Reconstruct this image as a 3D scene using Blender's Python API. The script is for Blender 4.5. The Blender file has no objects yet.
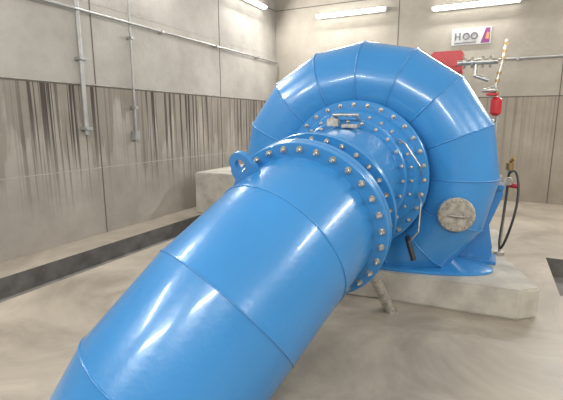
import bpy, bmesh, math
from mathutils import Vector, Matrix
V=Vector
sc=bpy.context.scene
sc.view_settings.view_transform='Standard'
PI=math.pi

# ---------------------------------------------------------------- materials
def mat(name,col,rough=.5,metal=0,coat=0,bump=0,bscale=60,var=0,vscale=4):
    m=bpy.data.materials.new(name); m.use_nodes=True
    nt=m.node_tree; b=nt.nodes['Principled BSDF']
    b.inputs['Base Color'].default_value=(*col,1); b.inputs['Roughness'].default_value=rough
    b.inputs['Metallic'].default_value=metal; b.inputs['Coat Weight'].default_value=coat
    b.inputs['Coat Roughness'].default_value=.10
    tc=nt.nodes.new('ShaderNodeTexCoord')
    if bump:
        n=nt.nodes.new('ShaderNodeTexNoise'); n.inputs['Scale'].default_value=bscale
        nt.links.new(tc.outputs['Object'],n.inputs['Vector'])
        bp=nt.nodes.new('ShaderNodeBump'); bp.inputs['Strength'].default_value=bump; bp.inputs['Distance'].default_value=.01
        nt.links.new(n.outputs['Fac'],bp.inputs['Height']); nt.links.new(bp.outputs['Normal'],b.inputs['Normal'])
    if var:
        n=nt.nodes.new('ShaderNodeTexNoise'); n.inputs['Scale'].default_value=vscale; n.inputs['Detail'].default_value=6
        nt.links.new(tc.outputs['Object'],n.inputs['Vector'])
        r=nt.nodes.new('ShaderNodeValToRGB'); e=r.color_ramp.elements
        e[0].position=.3;e[1].position=.7
        e[0].color=(*[c*(1-var) for c in col],1); e[1].color=(*[min(1,c*(1+var)) for c in col],1)
        nt.links.new(n.outputs['Fac'],r.inputs['Fac']); nt.links.new(r.outputs['Color'],b.inputs['Base Color'])
    return m

BLUE=mat('blue_paint',(.036,.208,.485),.28,0,.3,bump=.12,bscale=24,var=.05,vscale=2)
BLUE2=mat('blue_paint_dark',(.02,.14,.40),.35,0,.2)
STEEL=mat('steel',(.50,.485,.45),.34,.8,var=.3,vscale=30)
GALV=mat('galvanised',(.34,.34,.33),.45,.4,var=.1,vscale=10)
RED=mat('red_paint',(.45,.015,.02),.35,0,.2)
BLACK=mat('black_rubber',(.018,.018,.02),.4)
BRASS=mat('brass',(.36,.25,.11),.38,.8)
COVERP=mat('manhole_steel',(.36,.335,.29),.5,.4,var=.35,vscale=25)
WHITE=mat('white_enamel',(.75,.76,.75),.4)
PLINTH=mat('plinth_concrete',(.40,.375,.325),.75,bump=.4,bscale=22,var=.2,vscale=5)
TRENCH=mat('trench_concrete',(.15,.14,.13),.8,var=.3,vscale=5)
CEIL=mat('ceiling_paint',(.45,.44,.42),.9,var=.05)

def emis(name,col,s):
    m=bpy.data.materials.new(name); m.use_nodes=True
    b=m.node_tree.nodes['Principled BSDF']
    b.inputs['Emission Color'].default_value=(*col,1); b.inputs['Emission Strength'].default_value=s
    return m
TUBE=emis('fluorescent_tube',(1,.98,.93),10)

def concrete_wall(name,base,dark,streak):
    m=bpy.data.materials.new(name); m.use_nodes=True; nt=m.node_tree; N=nt.nodes; L=nt.links
    b=N['Principled BSDF']; b.inputs['Roughness'].default_value=.85
    tc=N.new('ShaderNodeTexCoord'); sep=N.new('ShaderNodeSeparateXYZ'); L.new(tc.outputs['Object'],sep.inputs[0])
    def noise(scale,detail,vec=None,rough=.6):
        n=N.new('ShaderNodeTexNoise'); n.inputs['Scale'].default_value=scale; n.inputs['Detail'].default_value=detail; n.inputs['Roughness'].default_value=rough
        L.new(vec or tc.outputs['Object'],n.inputs['Vector']); return n.outputs['Fac']
    def ramp(fac,a,b_,ca,cb):
        r=N.new('ShaderNodeValToRGB'); e=r.color_ramp.elements; e[0].position=a; e[1].position=b_
        e[0].color=(*ca,1); e[1].color=(*cb,1); L.new(fac,r.inputs['Fac']); return r.outputs['Color']
    def math_(op,a,b_):
        q=N.new('ShaderNodeMath'); q.operation=op
        for i,xx in enumerate((a,b_)):
            if isinstance(xx,(int,float)): q.inputs[i].default_value=xx
            else: L.new(xx,q.inputs[i])
        return q.outputs[0]
    def mix(fac,a,b_,mode='MIX'):
        q=N.new('ShaderNodeMixRGB'); q.blend_type=mode
        for i,xx in enumerate((fac,a,b_)):
            if isinstance(xx,(int,float)): q.inputs[i].default_value=xx
            elif isinstance(xx,tuple): q.inputs[i].default_value=(*xx,1)
            else: L.new(xx,q.inputs[i])
        return q.outputs[0]
    def mapr(v,a,b_,c,d):
        q=N.new('ShaderNodeMapRange'); L.new(v,q.inputs[0])
        for i,xx in enumerate((a,b_,c,d)): q.inputs[i+1].default_value=xx
        return q.outputs[0]
    def mapping(s):
        q=N.new('ShaderNodeMapping'); q.inputs['Scale'].default_value=s; L.new(tc.outputs['Object'],q.inputs['Vector']); return q.outputs[0]
    Z=sep.outputs['Z']
    col=ramp(noise(1.3,8,rough=.65),.3,.68,dark,base)
    below=math_('LESS_THAN',Z,2.06)
    rag=noise(1,4,mapping((3.5,3.5,.5)))
    edge=mapr(rag,.35,.65,.75,1.95)
    damp=math_('MULTIPLY',below,mapr(math_('SUBTRACT',Z,edge),-.05,.15,0,1))
    col=mix(math_('MULTIPLY',damp,.45*streak),col,(.18,.155,.13))
    dr=ramp(noise(1,2,mapping((21,21,.20))),.53,.58,(0,0,0),(1,1,1))
    patch=ramp(noise(1,2,mapping((1.1,1.1,.1))),.34,.50,(0,0,0),(1,1,1))
    fade=mapr(Z,.35,1.4,0,1)
    f=math_('MULTIPLY',math_('MULTIPLY',math_('MULTIPLY',dr,patch),fade),below)
    col=mix(math_('MULTIPLY',f,.92*streak),col,(.05,.04,.034))
    col=mix(math_('MULTIPLY',below,.8),col,(.87,.83,.78),'MULTIPLY')
    L.new(col,b.inputs['Base Color'])
    bp=N.new('ShaderNodeBump'); bp.inputs['Strength'].default_value=.25; bp.inputs['Distance'].default_value=.02
    L.new(noise(14,8),bp.inputs['Height']); L.new(bp.outputs['Normal'],b.inputs['Normal'])
    return m
WALL_L=concrete_wall('concrete_stained',(.45,.425,.385),(.32,.30,.27),1.0)
WALL_B=concrete_wall('concrete_wall',(.39,.36,.305),(.30,.27,.225),.3)

def floor_mat():
    m=bpy.data.materials.new('floor_concrete'); m.use_nodes=True; nt=m.node_tree; N=nt.nodes; L=nt.links
    b=N['Principled BSDF']
    tc=N.new('ShaderNodeTexCoord')
    n1=N.new('ShaderNodeTexNoise'); n1.inputs['Scale'].default_value=1.1; n1.inputs['Detail'].default_value=10; n1.inputs['Roughness'].default_value=.66; n1.inputs['Distortion'].default_value=.8
    L.new(tc.outputs['Object'],n1.inputs['Vector'])
    r1=N.new('ShaderNodeValToRGB'); e=r1.color_ramp.elements; e[0].position=.36; e[1].position=.64
    e[0].color=(.235,.205,.165,1); e[1].color=(.395,.35,.285,1); L.new(n1.outputs['Fac'],r1.inputs['Fac']); L.new(r1.outputs['Color'],b.inputs['Base Color'])
    r2=N.new('ShaderNodeMapRange'); r2.inputs[3].default_value=.30; r2.inputs[4].default_value=.55; L.new(n1.outputs['Fac'],r2.inputs[0]); L.new(r2.outputs[0],b.inputs['Roughness'])
    return m
FLOOR=floor_mat()

# ---------------------------------------------------------------- mesh helpers
def mk(name,bm,m,parent=None,smooth=False,ang=None):
    me=bpy.data.meshes.new(name); bmesh.ops.recalc_face_normals(bm,faces=bm.faces); bm.to_mesh(me); bm.free()
    o=bpy.data.objects.new(name,me); sc.collection.objects.link(o); me.materials.append(m)
    if smooth:
        for p in me.polygons: p.use_smooth=True
        if ang is not None: me.set_sharp_from_angle(angle=math.radians(ang))
    if parent: o.parent=parent
    return o
def empty(name):
    o=bpy.data.objects.new(name,None); sc.collection.objects.link(o); return o
def basis(d,ref=V((1,0,0))):
    d=d.normalized(); u=ref-d*ref.dot(d)
    if u.length<.05: u=V((0,0,1))-d*d.z
    u.normalize(); v=d.cross(u); return u,v
def ring(bm,p,d,r,n,ref=V((1,0,0)),ph=0):
    u,v=basis(d,ref); return [bm.verts.new(p+u*r*math.cos(2*PI*i/n+ph)+v*r*math.sin(2*PI*i/n+ph)) for i in range(n)]
def bridge(bm,a,b):
    n=len(a)
    for i in range(n): bm.faces.new((a[i],a[(i+1)%n],b[(i+1)%n],b[i]))
def lathe(bm,o,d,prof,n=64,caps=(True,True),ref=V((1,0,0))):
    d=d.normalized(); rs=[ring(bm,o+d*s,d,r,n,ref) for s,r in prof]
    for a,b in zip(rs,rs[1:]): bridge(bm,a,b)
    if caps[0]: bm.faces.new(rs[0])
    if caps[1]: bm.faces.new(rs[-1])
def cyl(bm,a,b,r,n=20): lathe(bm,a,b-a,[(0,r),((b-a).length,r)],n)
def torus(bm,p,d,R,r,n=64,m=8,ref=V((1,0,0)),squash=1):
    u,v=basis(d,ref); d=d.normalized(); rs=[]
    for i in range(n):
        t=2*PI*i/n; rad=u*math.cos(t)+v*math.sin(t)
        rs.append([bm.verts.new(p+rad*(R+r*math.cos(2*PI*j/m)*squash)+d*r*math.sin(2*PI*j/m)) for j in range(m)])
    for i in range(n): bridge(bm,rs[i],rs[(i+1)%n])
def box(bm,lo,hi,bev=0):
    g=bmesh.ops.create_cube(bm,size=1); lo=V(lo);hi=V(hi)
    for v in g['verts']: v.co=V([(lo[i]+hi[i])/2+v.co[i]*(hi[i]-lo[i]) for i in range(3)])
    if bev:
        es=list({e for v in g['verts'] for e in v.link_edges}); bmesh.ops.bevel(bm,geom=es,offset=bev,segments=2,affect='EDGES')
def bolt(bm,p,d,s=.022):
    d=d.normalized()
    lathe(bm,p,d,[(0,s*1.35),(s*.22,s*1.35)],14)
    lathe(bm,p+d*s*.22,d,[(0,s*1.02),(s*1.0,s*1.02),(s*1.25,s*.82)],6)
    lathe(bm,p+d*s*1.4,d,[(0,s*.55),(s*.9,s*.55),(s*1.05,s*.4)],10)
def bolts(bm,p,d,R,n,s=.022,ph=0):
    u,v=basis(d)
    for i in range(n):
        t=2*PI*i/n+ph; bolt(bm,p+u*R*math.cos(t)+v*R*math.sin(t),d,s)
def polytube(bm,pts,r,n=14):
    for a,b in zip(pts,pts[1:]): cyl(bm,V(a),V(b),r,n)
    for p in pts[1:-1]:
        bmesh.ops.create_uvsphere(bm,u_segments=n,v_segments=8,radius=r*1.02,matrix=Matrix.Translation(V(p)))

# ---------------------------------------------------------------- room
XL,XR,YB,YF,H=-4.95,4.6,9.6,-3.5,5.2
def wall(name,lo,hi,m):
    bm=bmesh.new(); box(bm,lo,hi); return mk(name,bm,m)
T=.2
wall('wall_left',(XL-T,YF-T,-.5),(XL,YB+T,H),WALL_L)
wall('wall_back',(XL,YB,-.5),(XR,YB+T,H),WALL_B)
wall('wall_right',(XR,YF-T,-.5),(XR+T,YB+T,H),WALL_B)
wall('wall_front',(XL,YF-T,-.5),(XR,YF,H),WALL_B)
wall('ceiling',(XL-T,YF-T,H),(XR+T,YB+T,H+T),CEIL)
bm=bmesh.new()
xs=[XL,-4.44,-3.83,.68,1.35,XR]; ys=[YF,4.45,5.7,YB]
holes={(1,0),(1,1),(1,2),(3,1)}
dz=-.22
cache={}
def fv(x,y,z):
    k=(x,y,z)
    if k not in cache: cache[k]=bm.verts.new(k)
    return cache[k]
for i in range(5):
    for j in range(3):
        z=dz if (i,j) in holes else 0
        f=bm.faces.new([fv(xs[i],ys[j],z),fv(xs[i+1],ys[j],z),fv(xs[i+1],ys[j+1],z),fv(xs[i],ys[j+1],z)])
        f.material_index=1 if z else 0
def sidewall(a,b):
    f=bm.faces.new([fv(*a,0),fv(*b,0),fv(*b,dz),fv(*a,dz)]); f.material_index=1
for j in range(3):
    sidewall((xs[1],ys[j]),(xs[1],ys[j+1])); sidewall((xs[2],ys[j]),(xs[2],ys[j+1]))
for a,b in (((xs[3],ys[1]),(xs[3],ys[2])),((xs[4],ys[1]),(xs[4],ys[2])),((xs[3],ys[1]),(xs[4],ys[1])),((xs[3],ys[2]),(xs[4],ys[2]))): sidewall(a,b)
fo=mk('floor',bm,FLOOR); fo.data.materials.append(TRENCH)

JOINT=mat('joint_dark',(.13,.12,.10),.9)
LEDGE=mat('joint_mortar',(.40,.38,.34),.9,var=.2,vscale=8)
k=1
def trim(lo,hi,m=JOINT):
    global k
    bm=bmesh.new(); box(bm,lo,hi); mk('trim_%d'%k,bm,m); k+=1
for z in (2.07,4.2):
    trim((XL,YF,z-.012),(XL+.004,YB,z+.008)); trim((XL,YB-.004,z-.012),(XR,YB,z+.008))
    trim((XL,YF,z+.008),(XL+.012,YB,z+.026),LEDGE)
for z in (.95,3.15):
    trim((XL,YF,z-.005),(XL+.002,YB,z+.005),LEDGE)
for y in (1.2,4.2,7.2): trim((XL,y-.008,0),(XL+.004,y+.008,H))
for x in (-2.0,1.05,4.0): trim((x-.008,YB-.004,0),(x+.008,YB,H))

# conduits
def conduit(pts,r,m=GALV,box_at=None,clips=(),wallx=None):
    e=empty('conduit_pipe'); bm=bmesh.new(); polytube(bm,pts,r); mk('tube',bm,m,e,True,50)
    bm=bmesh.new()
    for c in clips:
        c=V(c)
        if wallx: box(bm,(XL+.004,c.y-r*1.8,c.z-.02),(XL+.09+r,c.y+r*1.8,c.z+.02),.003)
        else: box(bm,(c.x-.02,YB-.06-r,c.z-r*1.8),(c.x+.02,YB-.004,c.z+r*1.8),.003)
    if clips: mk('clips',bm,m,e)
    else: bm.free()
    if box_at:
        bm=bmesh.new(); c=V(box_at); box(bm,(XL+.004,c.y-.05,c.z-.07),(XL+.1,c.y+.05,c.z+.07),.008); mk('junction_box',bm,GALV,e)
x=XL+.06
conduit([(x,3.95,1.42),(x,3.95,H-.01)],.030,clips=[(x,3.95,1.5),(x,3.95,2.4),(x,3.95,3.3)],wallx=1)
conduit([(x,4.83,1.42),(x,4.83,H-.01)],.016,box_at=(x,4.83,1.38),clips=[(x,4.83,1.8),(x,4.83,2.8)],wallx=1)
conduit([(x+.02,YF+.3,3.0),(x+.02,YB-.06,3.0)],.018,clips=[(x,yy,3.0) for yy in (2.2,5.5,7,8.6)],wallx=1)
conduit([(-.9,YB-.06,2.78),(XR-.1,YB-.06,2.78)],.02,clips=[(xx,YB,2.78) for xx in (.3,1.5,2.7)])

# ---------------------------------------------------------------- lamps
def lamp(p,ax,L=1.55,power=55,nrm=V((0,-1,0))):
    e=empty('fluorescent_light'); p=V(p); ax=V(ax).normalized()
    a=p-ax*L/2; b=p+ax*L/2
    bm=bmesh.new(); bk=p-nrm*.055
    s=V((L/2 if abs(ax.x)>.5 else .02, L/2 if abs(ax.y)>.5 else .02, .05))
    box(bm,bk-s,bk+s,.006); mk('housing',bm,WHITE,e)
    bm=bmesh.new(); cyl(bm,a,b,.040,16); mk('tube',bm,TUBE,e,True,50)
    for q in (a,b):
        bm=bmesh.new(); box(bm,q-V((.035,.035,.035)),q+V((.035,.035,.035)),.006); mk('end_cap',bm,WHITE,e)
    ld=bpy.data.lights.new('lamp_glow','AREA'); ld.shape='RECTANGLE'; ld.size=L*.95; ld.size_y=.07; ld.energy=power; ld.color=(1,.985,.955)
    lo=bpy.data.objects.new('lamp_glow',ld); sc.collection.objects.link(lo); lo.parent=e
    z=-(nrm+V((0,0,-.55))).normalized(); y=z.cross(ax).normalized(); xx=y.cross(z)
    M=Matrix((xx,y,z)).transposed().to_4x4(); M.translation=p+nrm*.05+V((0,0,-.04)); lo.matrix_world=M
PW=88
lamp((-3.05,YB-.09,3.95),(1,0,0),power=PW)
lamp((-.53,YB-.09,3.84),(1,0,0),power=PW)
lamp((2.0,YB-.09,3.84),(1,0,0),power=PW)
for y in (-1.5,1.8,5.0,8.15): lamp((XL+.09,y,4.13),(0,1,0),power=PW,nrm=V((1,0,0)))
for y in (-1.2,2.2,5.6): lamp((XR-.09,y,4.1),(0,1,0),power=PW*1.15,nrm=V((-1,0,0)))
for xx in (-3,-.2,2.6): lamp((xx,YF+.09,4.1),(1,0,0),power=PW*1.2,nrm=V((0,1,0)))

# ---------------------------------------------------------------- plinths
def prism(name,poly,z0,z1,m,bev=.018):
    bm=bmesh.new(); lo=[bm.verts.new((*p,z0)) for p in poly]; hi=[bm.verts.new((*p,z1)) for p in poly]
    bm.faces.new(lo); bm.faces.new(hi); bridge(bm,lo,hi)
    bmesh.ops.recalc_face_normals(bm,faces=bm.faces)
    bmesh.ops.bevel(bm,geom=list(bm.edges),offset=bev,segments=2,affect='EDGES')
    return mk(name,bm,m)
prism('turbine_plinth',[(-2.15,3.45),(-.78,3.62),(.30,3.70),(.45,3.84),(.16,4.82),(.16,5.84),(-2.15,5.84)],0,.26,PLINTH)
prism('generator_plinth',[(-4.62,5.86),(-.45,5.86),(-.45,8.2),(-4.62,8.2)],0,.72,PLINTH)

# ---------------------------------------------------------------- turbine
tb=empty('francis_turbine')
C0=V((-1.13,4.08,1.105)); AX=V((0,-1,0))
def sec(t):
    f=(t+110)/290.0
    r=.27+.15*f; outer=1.165+.135*f
    if 30<t<150: outer-=.03*math.sin(math.radians((t-30)*1.5))
    return r,outer-r
st=[]
step=22.5
for i in range(-5,9):
    t=i*step; r,rc=sec(t); a=math.radians(t)
    st.append((C0+V((math.cos(a)*rc,0,math.sin(a)*rc)),V((-math.sin(a),0,math.cos(a))),r))
r,rc=sec(180)
st[-1]=(C0+V((-rc,0,0)),V((0,0,-1)),r)
st.append((V((C0.x-rc,C0.y,.12)),V((0,0,-1)),r+.02))
bm=bmesh.new(); wb=bmesh.new()
YR=V((0,1,0))
for (p0,d0,r0),(p1,d1,r1) in zip(st,st[1:]):
    u0,v0=basis(d0,YR); u1,v1=basis(d1,YR)
    a=ring(bm,p0,d0,r0,48,YR)
    b=[bm.verts.new(p1+u1*r1*math.cos(2*PI*i/48)+v1*r1*math.sin(2*PI*i/48)) for i in range(48)]
    bridge(bm,a,b)
for p,d,r in st[1:-1]: torus(wb,p,d,r+.001,.007,64,6,YR)
mk('volute_casing',bm,BLUE,tb,True)
mk('weld_seams',wb,BLUE,tb,True)
bm=bmesh.new()
lathe(bm,C0,AX,[(-.3,.62),(.27,.66),(.30,.675),(.37,.675),(.38,.665),(.38,.60),(.42,.59),(.46,.57),(.46,.52),(.52,.515),(.53,.505),(.53,.46),(.56,.45)],96)
mk('head_cover',bm,BLUE,tb,True,35)
bm=bmesh.new()
bolts(bm,C0+AX*.38,AX,.637,32,.015)
bolts(bm,C0+AX*.46,AX,.548,30,.011)
bolts(bm,C0+AX*.53,AX,.487,24,.012)
mk('cover_bolts',bm,STEEL,tb)
bm=bmesh.new()
def oval(cx,cy,a,b,z,n=64): return [bm.verts.new((cx+a*math.cos(2*PI*i/n),cy+b*math.sin(2*PI*i/n),z)) for i in range(n)]
r1=oval(-1.0,4.10,1.10,.42,.262); r2=oval(-1.0,4.10,1.10,.42,.282); r3=oval(-1.0,4.10,1.085,.41,.288)
bridge(bm,r1,r2); bridge(bm,r2,r3); bm.faces.new(r1); bm.faces.new(r3)
mk('base_collar',bm,BLUE,tb,True,30)
bm=bmesh.new()
def plate(pts,y0,y1):
    a=[bm.verts.new((x,y0,z)) for x,z in pts]; b=[bm.verts.new((x,y1,z)) for x,z in pts]
    bm.faces.new(a); bm.faces.new(b); bridge(bm,a,b)
FP=[(-.30,.29),(.06,.29),(.08,.36),(.03,.62),(.13,.93),(.10,.99),(-.06,.86),(-.15,.55)]
plate(FP,4.34,4.37); plate(FP,4.52,4.55)
box(bm,(-.32,4.28,.262),(.12,4.56,.292),.005)
box(bm,(-.02,4.30,.975),(.13,4.56,1.02),.005)
mk('support_foot',bm,BLUE,tb)
bm=bmesh.new()
for yy in (4.34,4.50): bolt(bm,V((.08,yy,1.02)),V((0,0,1)),.018)
box(bm,(.02,4.38,1.02),(.10,4.48,1.10),.008)
mk('foot_bolts',bm,STEEL,tb)
# manhole
a=math.radians(-20); rr,rc=sec(-20)
mc=C0+V((math.cos(a)*(rc+.03),-rr*.86,math.sin(a)*(rc+.03))); md=V((.16,-1,-.05)).normalized()
mc+=V((.030,.01,.04))
bm=bmesh.new(); lathe(bm,mc,md,[(-.12,.13),(.05,.13),(.05,.155),(.07,.155)],48); mk('manhole_neck',bm,BLUE,tb,True,35)
bm=bmesh.new(); lathe(bm,mc+md*.07,md,[(0,.148),(.022,.148),(.027,.142)],48)
q=mc+md*.135
cyl(bm,q+V((-.06,0,0)),q+V((.06,0,0)),.008); cyl(bm,mc+md*.09+V((-.06,0,0)),q+V((-.06,0,0)),.008); cyl(bm,mc+md*.09+V((.06,0,0)),q+V((.06,0,0)),.008)
mk('manhole_plate',bm,COVERP,tb,True,35)
bm=bmesh.new(); bolts(bm,mc+md*.097,md,.125,14,.009); mk('manhole_bolts',bm,STEEL,tb)
bm=bmesh.new()
polytube(bm,[(-1.13+.60,3.66,1.0),(-.48,3.50,.95),(-.48,3.45,.72),(-.56,3.45,.60)],.007)
polytube(bm,[(-.70,3.60,1.45),(-.62,3.46,1.42),(-.50,3.46,1.25),(-.50,3.6,1.15)],.007)
polytube(bm,[(-1.22,3.62,1.59),(-1.22,3.44,1.65),(-1.03,3.44,1.65),(-1.03,3.6,1.59)],.013)
mk('pressure_lines',bm,STEEL,tb,True,50)
bm=bmesh.new(); polytube(bm,[(-.56,3.45,.66),(-.54,3.38,.64),(-.49,3.36,.50)],.022)
mk('valve_lever',bm,BLACK,tb,True,50)
bm=bmesh.new(); box(bm,(-1.27,3.40,1.555),(-1.17,3.46,1.62),.005); box(bm,(-1.14,3.40,1.545),(-1.0,3.48,1.575),.004); mk('gauge_block',bm,STEEL,tb)

# ---------------------------------------------------------------- draft tube
dt=empty('draft_tube')
def dirs(pts):
    out=[]
    for i in range(len(pts)):
        a=(pts[i]-pts[i-1]).normalized() if i>0 else (pts[1]-pts[0]).normalized()
        b=(pts[i+1]-pts[i]).normalized() if i<len(pts)-1 else (pts[-1]-pts[-2]).normalized()
        out.append((a+b).normalized())
    return out
FL=V((-1.125,2.64,.905))
pts=[V((-1.13,3.53,1.10)),V((-1.13,3.1,1.03)),FL,V((-1.19,2.34,.775)),V((-1.335,1.93,.505)),V((-1.545,1.61,.13)),V((-1.70,1.40,-.30))]
rad=[.45,.47,.50,.503,.510,.515,.515]
ds=dirs(pts)
ds[0]=V((0,-1,0)); fd=V((-.02,-1,-.26)).normalized(); ds[2]=fd
bm=bmesh.new(); wb=bmesh.new()
for i in range(len(pts)-1):
    a=ring(bm,pts[i],ds[i],rad[i],96); b=ring(bm,pts[i+1],ds[i+1],rad[i+1],96); bridge(bm,a,b)
for i in (1,3,4,5): torus(wb,pts[i],ds[i],rad[i]+.001,.006,96,6)
mk('pipe_shell',bm,BLUE,dt,True); mk('weld_seams',wb,BLUE,dt,True)
bm=bmesh.new()
lathe(bm,FL,fd,[(-.055,.48),(-.05,.585),(-.045,.59),(-.004,.59),(-.002,.585),(-.002,.48)],96)
lathe(bm,FL,fd,[(.002,.48),(.002,.585),(.004,.59),(.04,.59),(.045,.585),(.047,.48)],96)
lathe(bm,FL-fd*.25,fd,[(0,.45),(.0,.575),(.045,.575),(.045,.45)],96)
mk('flanges',bm,BLUE,dt,True,35)
bm=bmesh.new(); bolts(bm,FL+fd*.047,fd,.550,30,.0165,ph=.05); bolts(bm,FL-fd*.055,-fd,.550,30,.0165,ph=.05)
bolts(bm,FL-fd*.205,fd,.54,30,.014,ph=.1)
mk('flange_bolts',bm,STEEL,dt)
def lug(parent,base,up,along,w=.075,h=.13,hole=.035,t=.018):
    bm=bmesh.new(); up=up.normalized(); side=along.cross(up).normalized(); al=side.cross(up).normalized()
    n=32; out=[];inn=[]
    cc=base+up*(h-w)
    for s in (-1,1):
        o=[];q=[]
        for i in range(n):
            a=2*PI*i/n; c,sn=math.cos(a),math.sin(a)
            if sn<-.001:
                m_=max(abs(c),abs(sn)); pp=cc+al*w*1.2*(c/m_)+up*(sn/m_)*(h-w)
            else: pp=cc+al*w*c*1.0+up*w*sn
            o.append(bm.verts.new(pp+side*t*s)); q.append(bm.verts.new(cc+al*hole*c+up*hole*sn+side*t*s))
        out.append(o);inn.append(q)
    for o,q in zip(out,inn): bridge(bm,o,q)
    bridge(bm,out[0],out[1]); bridge(bm,inn[0],inn[1])
    return mk('lifting_lug',bm,BLUE,parent,True,30)
d=(pts[3]-pts[2]).normalized()
up=(V((0,0,1))-d*d.z).normalized(); sidev=d.cross(up)
if sidev.x>0: sidev=-sidev
rdir=(up*.86+sidev*.51).normalized()
base=pts[2]*.50+pts[3]*.50+rdir*.455
lug(dt,base,(up*.95+sidev*.25).normalized(),d.cross(rdir)*.9+d*.1,w=.088,h=.225,hole=.040)
bm=bmesh.new(); cyl(bm,V((-.86,3.10,.62)),V((-.66,3.42,.0)),.045,24); lathe(bm,V((-.66,3.42,0)),V((0,0,1)),[(0,.06),(.012,.06)],24)
mk('drain_leg',bm,STEEL,dt,True,50)

# ---------------------------------------------------------------- hose loop + stand at the right
hs=empty('flexible_hose')
cu=bpy.data.curves.new('hose','CURVE'); cu.dimensions='3D'; cu.bevel_depth=.011; cu.bevel_resolution=4
sp=cu.splines.new('NURBS'); P=[(.17,4.62,1.10),(.21,4.56,1.16),(.25,4.50,1.08),(.26,4.42,.85),(.21,4.36,.58),(.15,4.40,.36),(.13,4.48,.42),(.16,4.62,.72),(.17,4.66,.95),(.17,4.68,1.15)]
sp.points.add(len(P)-1)
for i,p in enumerate(P): sp.points[i].co=(*p,1)
sp.use_endpoint_u=True; sp.order_u=4
o=bpy.data.objects.new('hose',cu); sc.collection.objects.link(o); o.parent=hs; cu.materials.append(BLACK)
bm=bmesh.new(); polytube(bm,[(.15,4.68,.262),(.17,4.68,1.2)],.014); lathe(bm,V((.17,4.68,1.02)),V((0,-1,0)),[(0,.04),(.06,.04)],16)
lathe(bm,V((.15,4.68,.262)),V((0,0,1)),[(0,.05),(.03,.05)],16)
mk('stand_pipe',bm,STEEL,hs,True,40)
bm=bmesh.new(); polytube(bm,[(.17,4.68,1.2),(.20,4.62,1.25)],.018); lathe(bm,V((.17,4.68,1.13)),V((0,0,1)),[(0,.035),(.07,.035)],12); mk('brass_valve',bm,BRASS,hs,True,40)
bm=bmesh.new(); polytube(bm,[(.18,4.66,.98),(.26,4.60,.98)],.024); mk('red_handle',bm,RED,hs,True,40)

# ---------------------------------------------------------------- valve set behind
av=empty('cooling_water_valve_set')
bm=bmesh.new()
y=5.55
polytube(bm,[(-.45,y,2.27),(-.02,y,2.27)],.032)
for xx in (-.38,-.30,-.19,-.11): lathe(bm,V((xx,y,2.27)),V((1,0,0)),[(0,.065),(.025,.065)],20,ref=V((0,0,1)))
polytube(bm,[(-.25,y,2.27),(-.25,y,2.12),(-.10,y,2.06)],.022)
polytube(bm,[(.02,y,.262),(.02,y,1.7),(-.02,y,2.0),(.03,y,2.3),(.05,y,2.5)],.017)
polytube(bm,[(-.16,y,1.95),(.0,y,1.95)],.026)
lathe(bm,V((-.08,y,1.95)),V((1,0,0)),[(0,.05),(.05,.05)],16,ref=V((0,0,1)))
polytube(bm,[(0.0,y,1.6),(-.2,y,1.6)],.02)
mk('pipework',bm,STEEL,av,True,50)
bm=bmesh.new()
for z,xx in ((2.44,.045),(2.36,.037),(2.28,.03),(2.12,.0),(2.04,-.01),(1.9,-.005)): lathe(bm,V((xx,y,z)),V((0,0,1)),[(0,.024),(.03,.024)],12)
mk('brass_fittings',bm,BRASS,av,True,40)
bm=bmesh.new(); lathe(bm,V((.0,y-.02,1.66)),V((0,0,1)),[(0,.03),(.03,.06),(.18,.06),(.21,.03)],20); lathe(bm,V((-.05,y-.02,1.88)),V((0,0,1)),[(0,.02),(.01,.065),(.03,.065)],20)
mk('red_valves',bm,RED,av,True,40)
gm=empty('generator')
bm=bmesh.new()
lathe(bm,V((-1.13,5.95,1.35)),V((0,1,0)),[(0,.3),(.05,.58),(.1,.62),(1.5,.62),(1.55,.58),(1.6,.3)],48); mk('stator_housing',bm,BLUE2,gm,True,35)
bm=bmesh.new(); box(bm,(-1.7,6.1,.722),(-.56,7.4,.95),.02); mk('feet',bm,BLUE2,gm)
bm=bmesh.new(); cyl(bm,V((-1.13,4.6,1.13)),V((-1.13,5.97,1.3)),.1); mk('shaft',bm,STEEL,gm,True,50)
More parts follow.
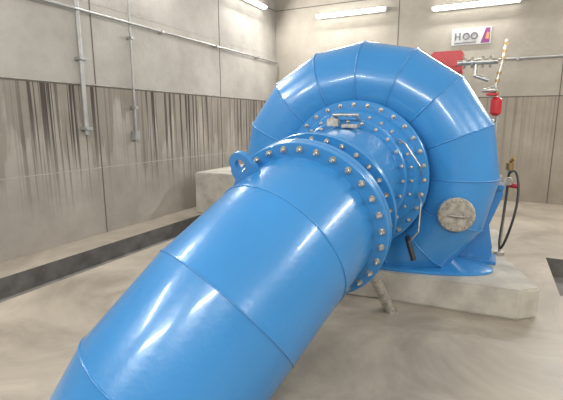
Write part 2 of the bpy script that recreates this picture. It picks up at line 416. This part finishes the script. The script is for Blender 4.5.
bm=bmesh.new(); box(bm,(-.80,5.9,2.18),(-.42,6.2,2.47),.02); box(bm,(-.68,5.98,1.72),(-.46,6.14,2.20),.01)
for xx in (-.73,-.50): lathe(bm,V((xx,5.9,2.33)),V((0,-1,0)),[(0,.06),(.03,.06)],16)
mk('red_terminal_box',bm,RED,gm)

# sign
sg=empty('wall_sign')
bm=bmesh.new(); box(bm,(-.92,YB-.02,3.10),(-.20,YB-.004,3.42),.004); mk('board',bm,mat('sign_white',(.50,.50,.49),.5),sg)
PUR=mat('sign_purple',(.20,.04,.16),.5); ORG=mat('sign_orange',(.65,.25,.08),.5); GRY=mat('sign_grey',(.14,.14,.16),.5)
bm=bmesh.new(); bm.faces.new([bm.verts.new(c) for c in ((-.38,YB-.022,3.12),(-.22,YB-.022,3.12),(-.22,YB-.022,3.40),(-.30,YB-.022,3.40))]); mk('purple_patch',bm,PUR,sg)
bm=bmesh.new(); bm.faces.new([bm.verts.new(c) for c in ((-.30,YB-.024,3.20),(-.24,YB-.024,3.18),(-.23,YB-.024,3.30),(-.27,YB-.024,3.32))]); mk('orange_patch',bm,ORG,sg)
bm=bmesh.new()
yy=YB-.022
box(bm,(-.86,yy-.003,3.20),(-.83,yy,3.34)); box(bm,(-.83,yy-.003,3.26),(-.78,yy,3.28)); box(bm,(-.78,yy-.003,3.20),(-.75,yy,3.34))
torus(bm,V((-.65,yy,3.27)),V((0,-1,0)),.055,.014,20,6); torus(bm,V((-.50,yy,3.27)),V((0,-1,0)),.055,.014,20,6)
box(bm,(-.86,yy-.003,3.135),(-.46,yy,3.155)); mk('lettering',bm,GRY,sg)

# ---------------------------------------------------------------- world + camera
w=bpy.data.worlds.new('World'); sc.world=w; w.use_nodes=True
w.node_tree.nodes['Background'].inputs[0].default_value=(.5,.5,.5,1); w.node_tree.nodes['Background'].inputs[1].default_value=.3
cd=bpy.data.cameras.new('camera'); cd.lens=26.86; cd.sensor_width=36
co=bpy.data.objects.new('camera',cd); sc.collection.objects.link(co); sc.camera=co
co.location=(0,0,1.6); co.rotation_euler=(math.radians(79.35),0,math.radians(26.5))
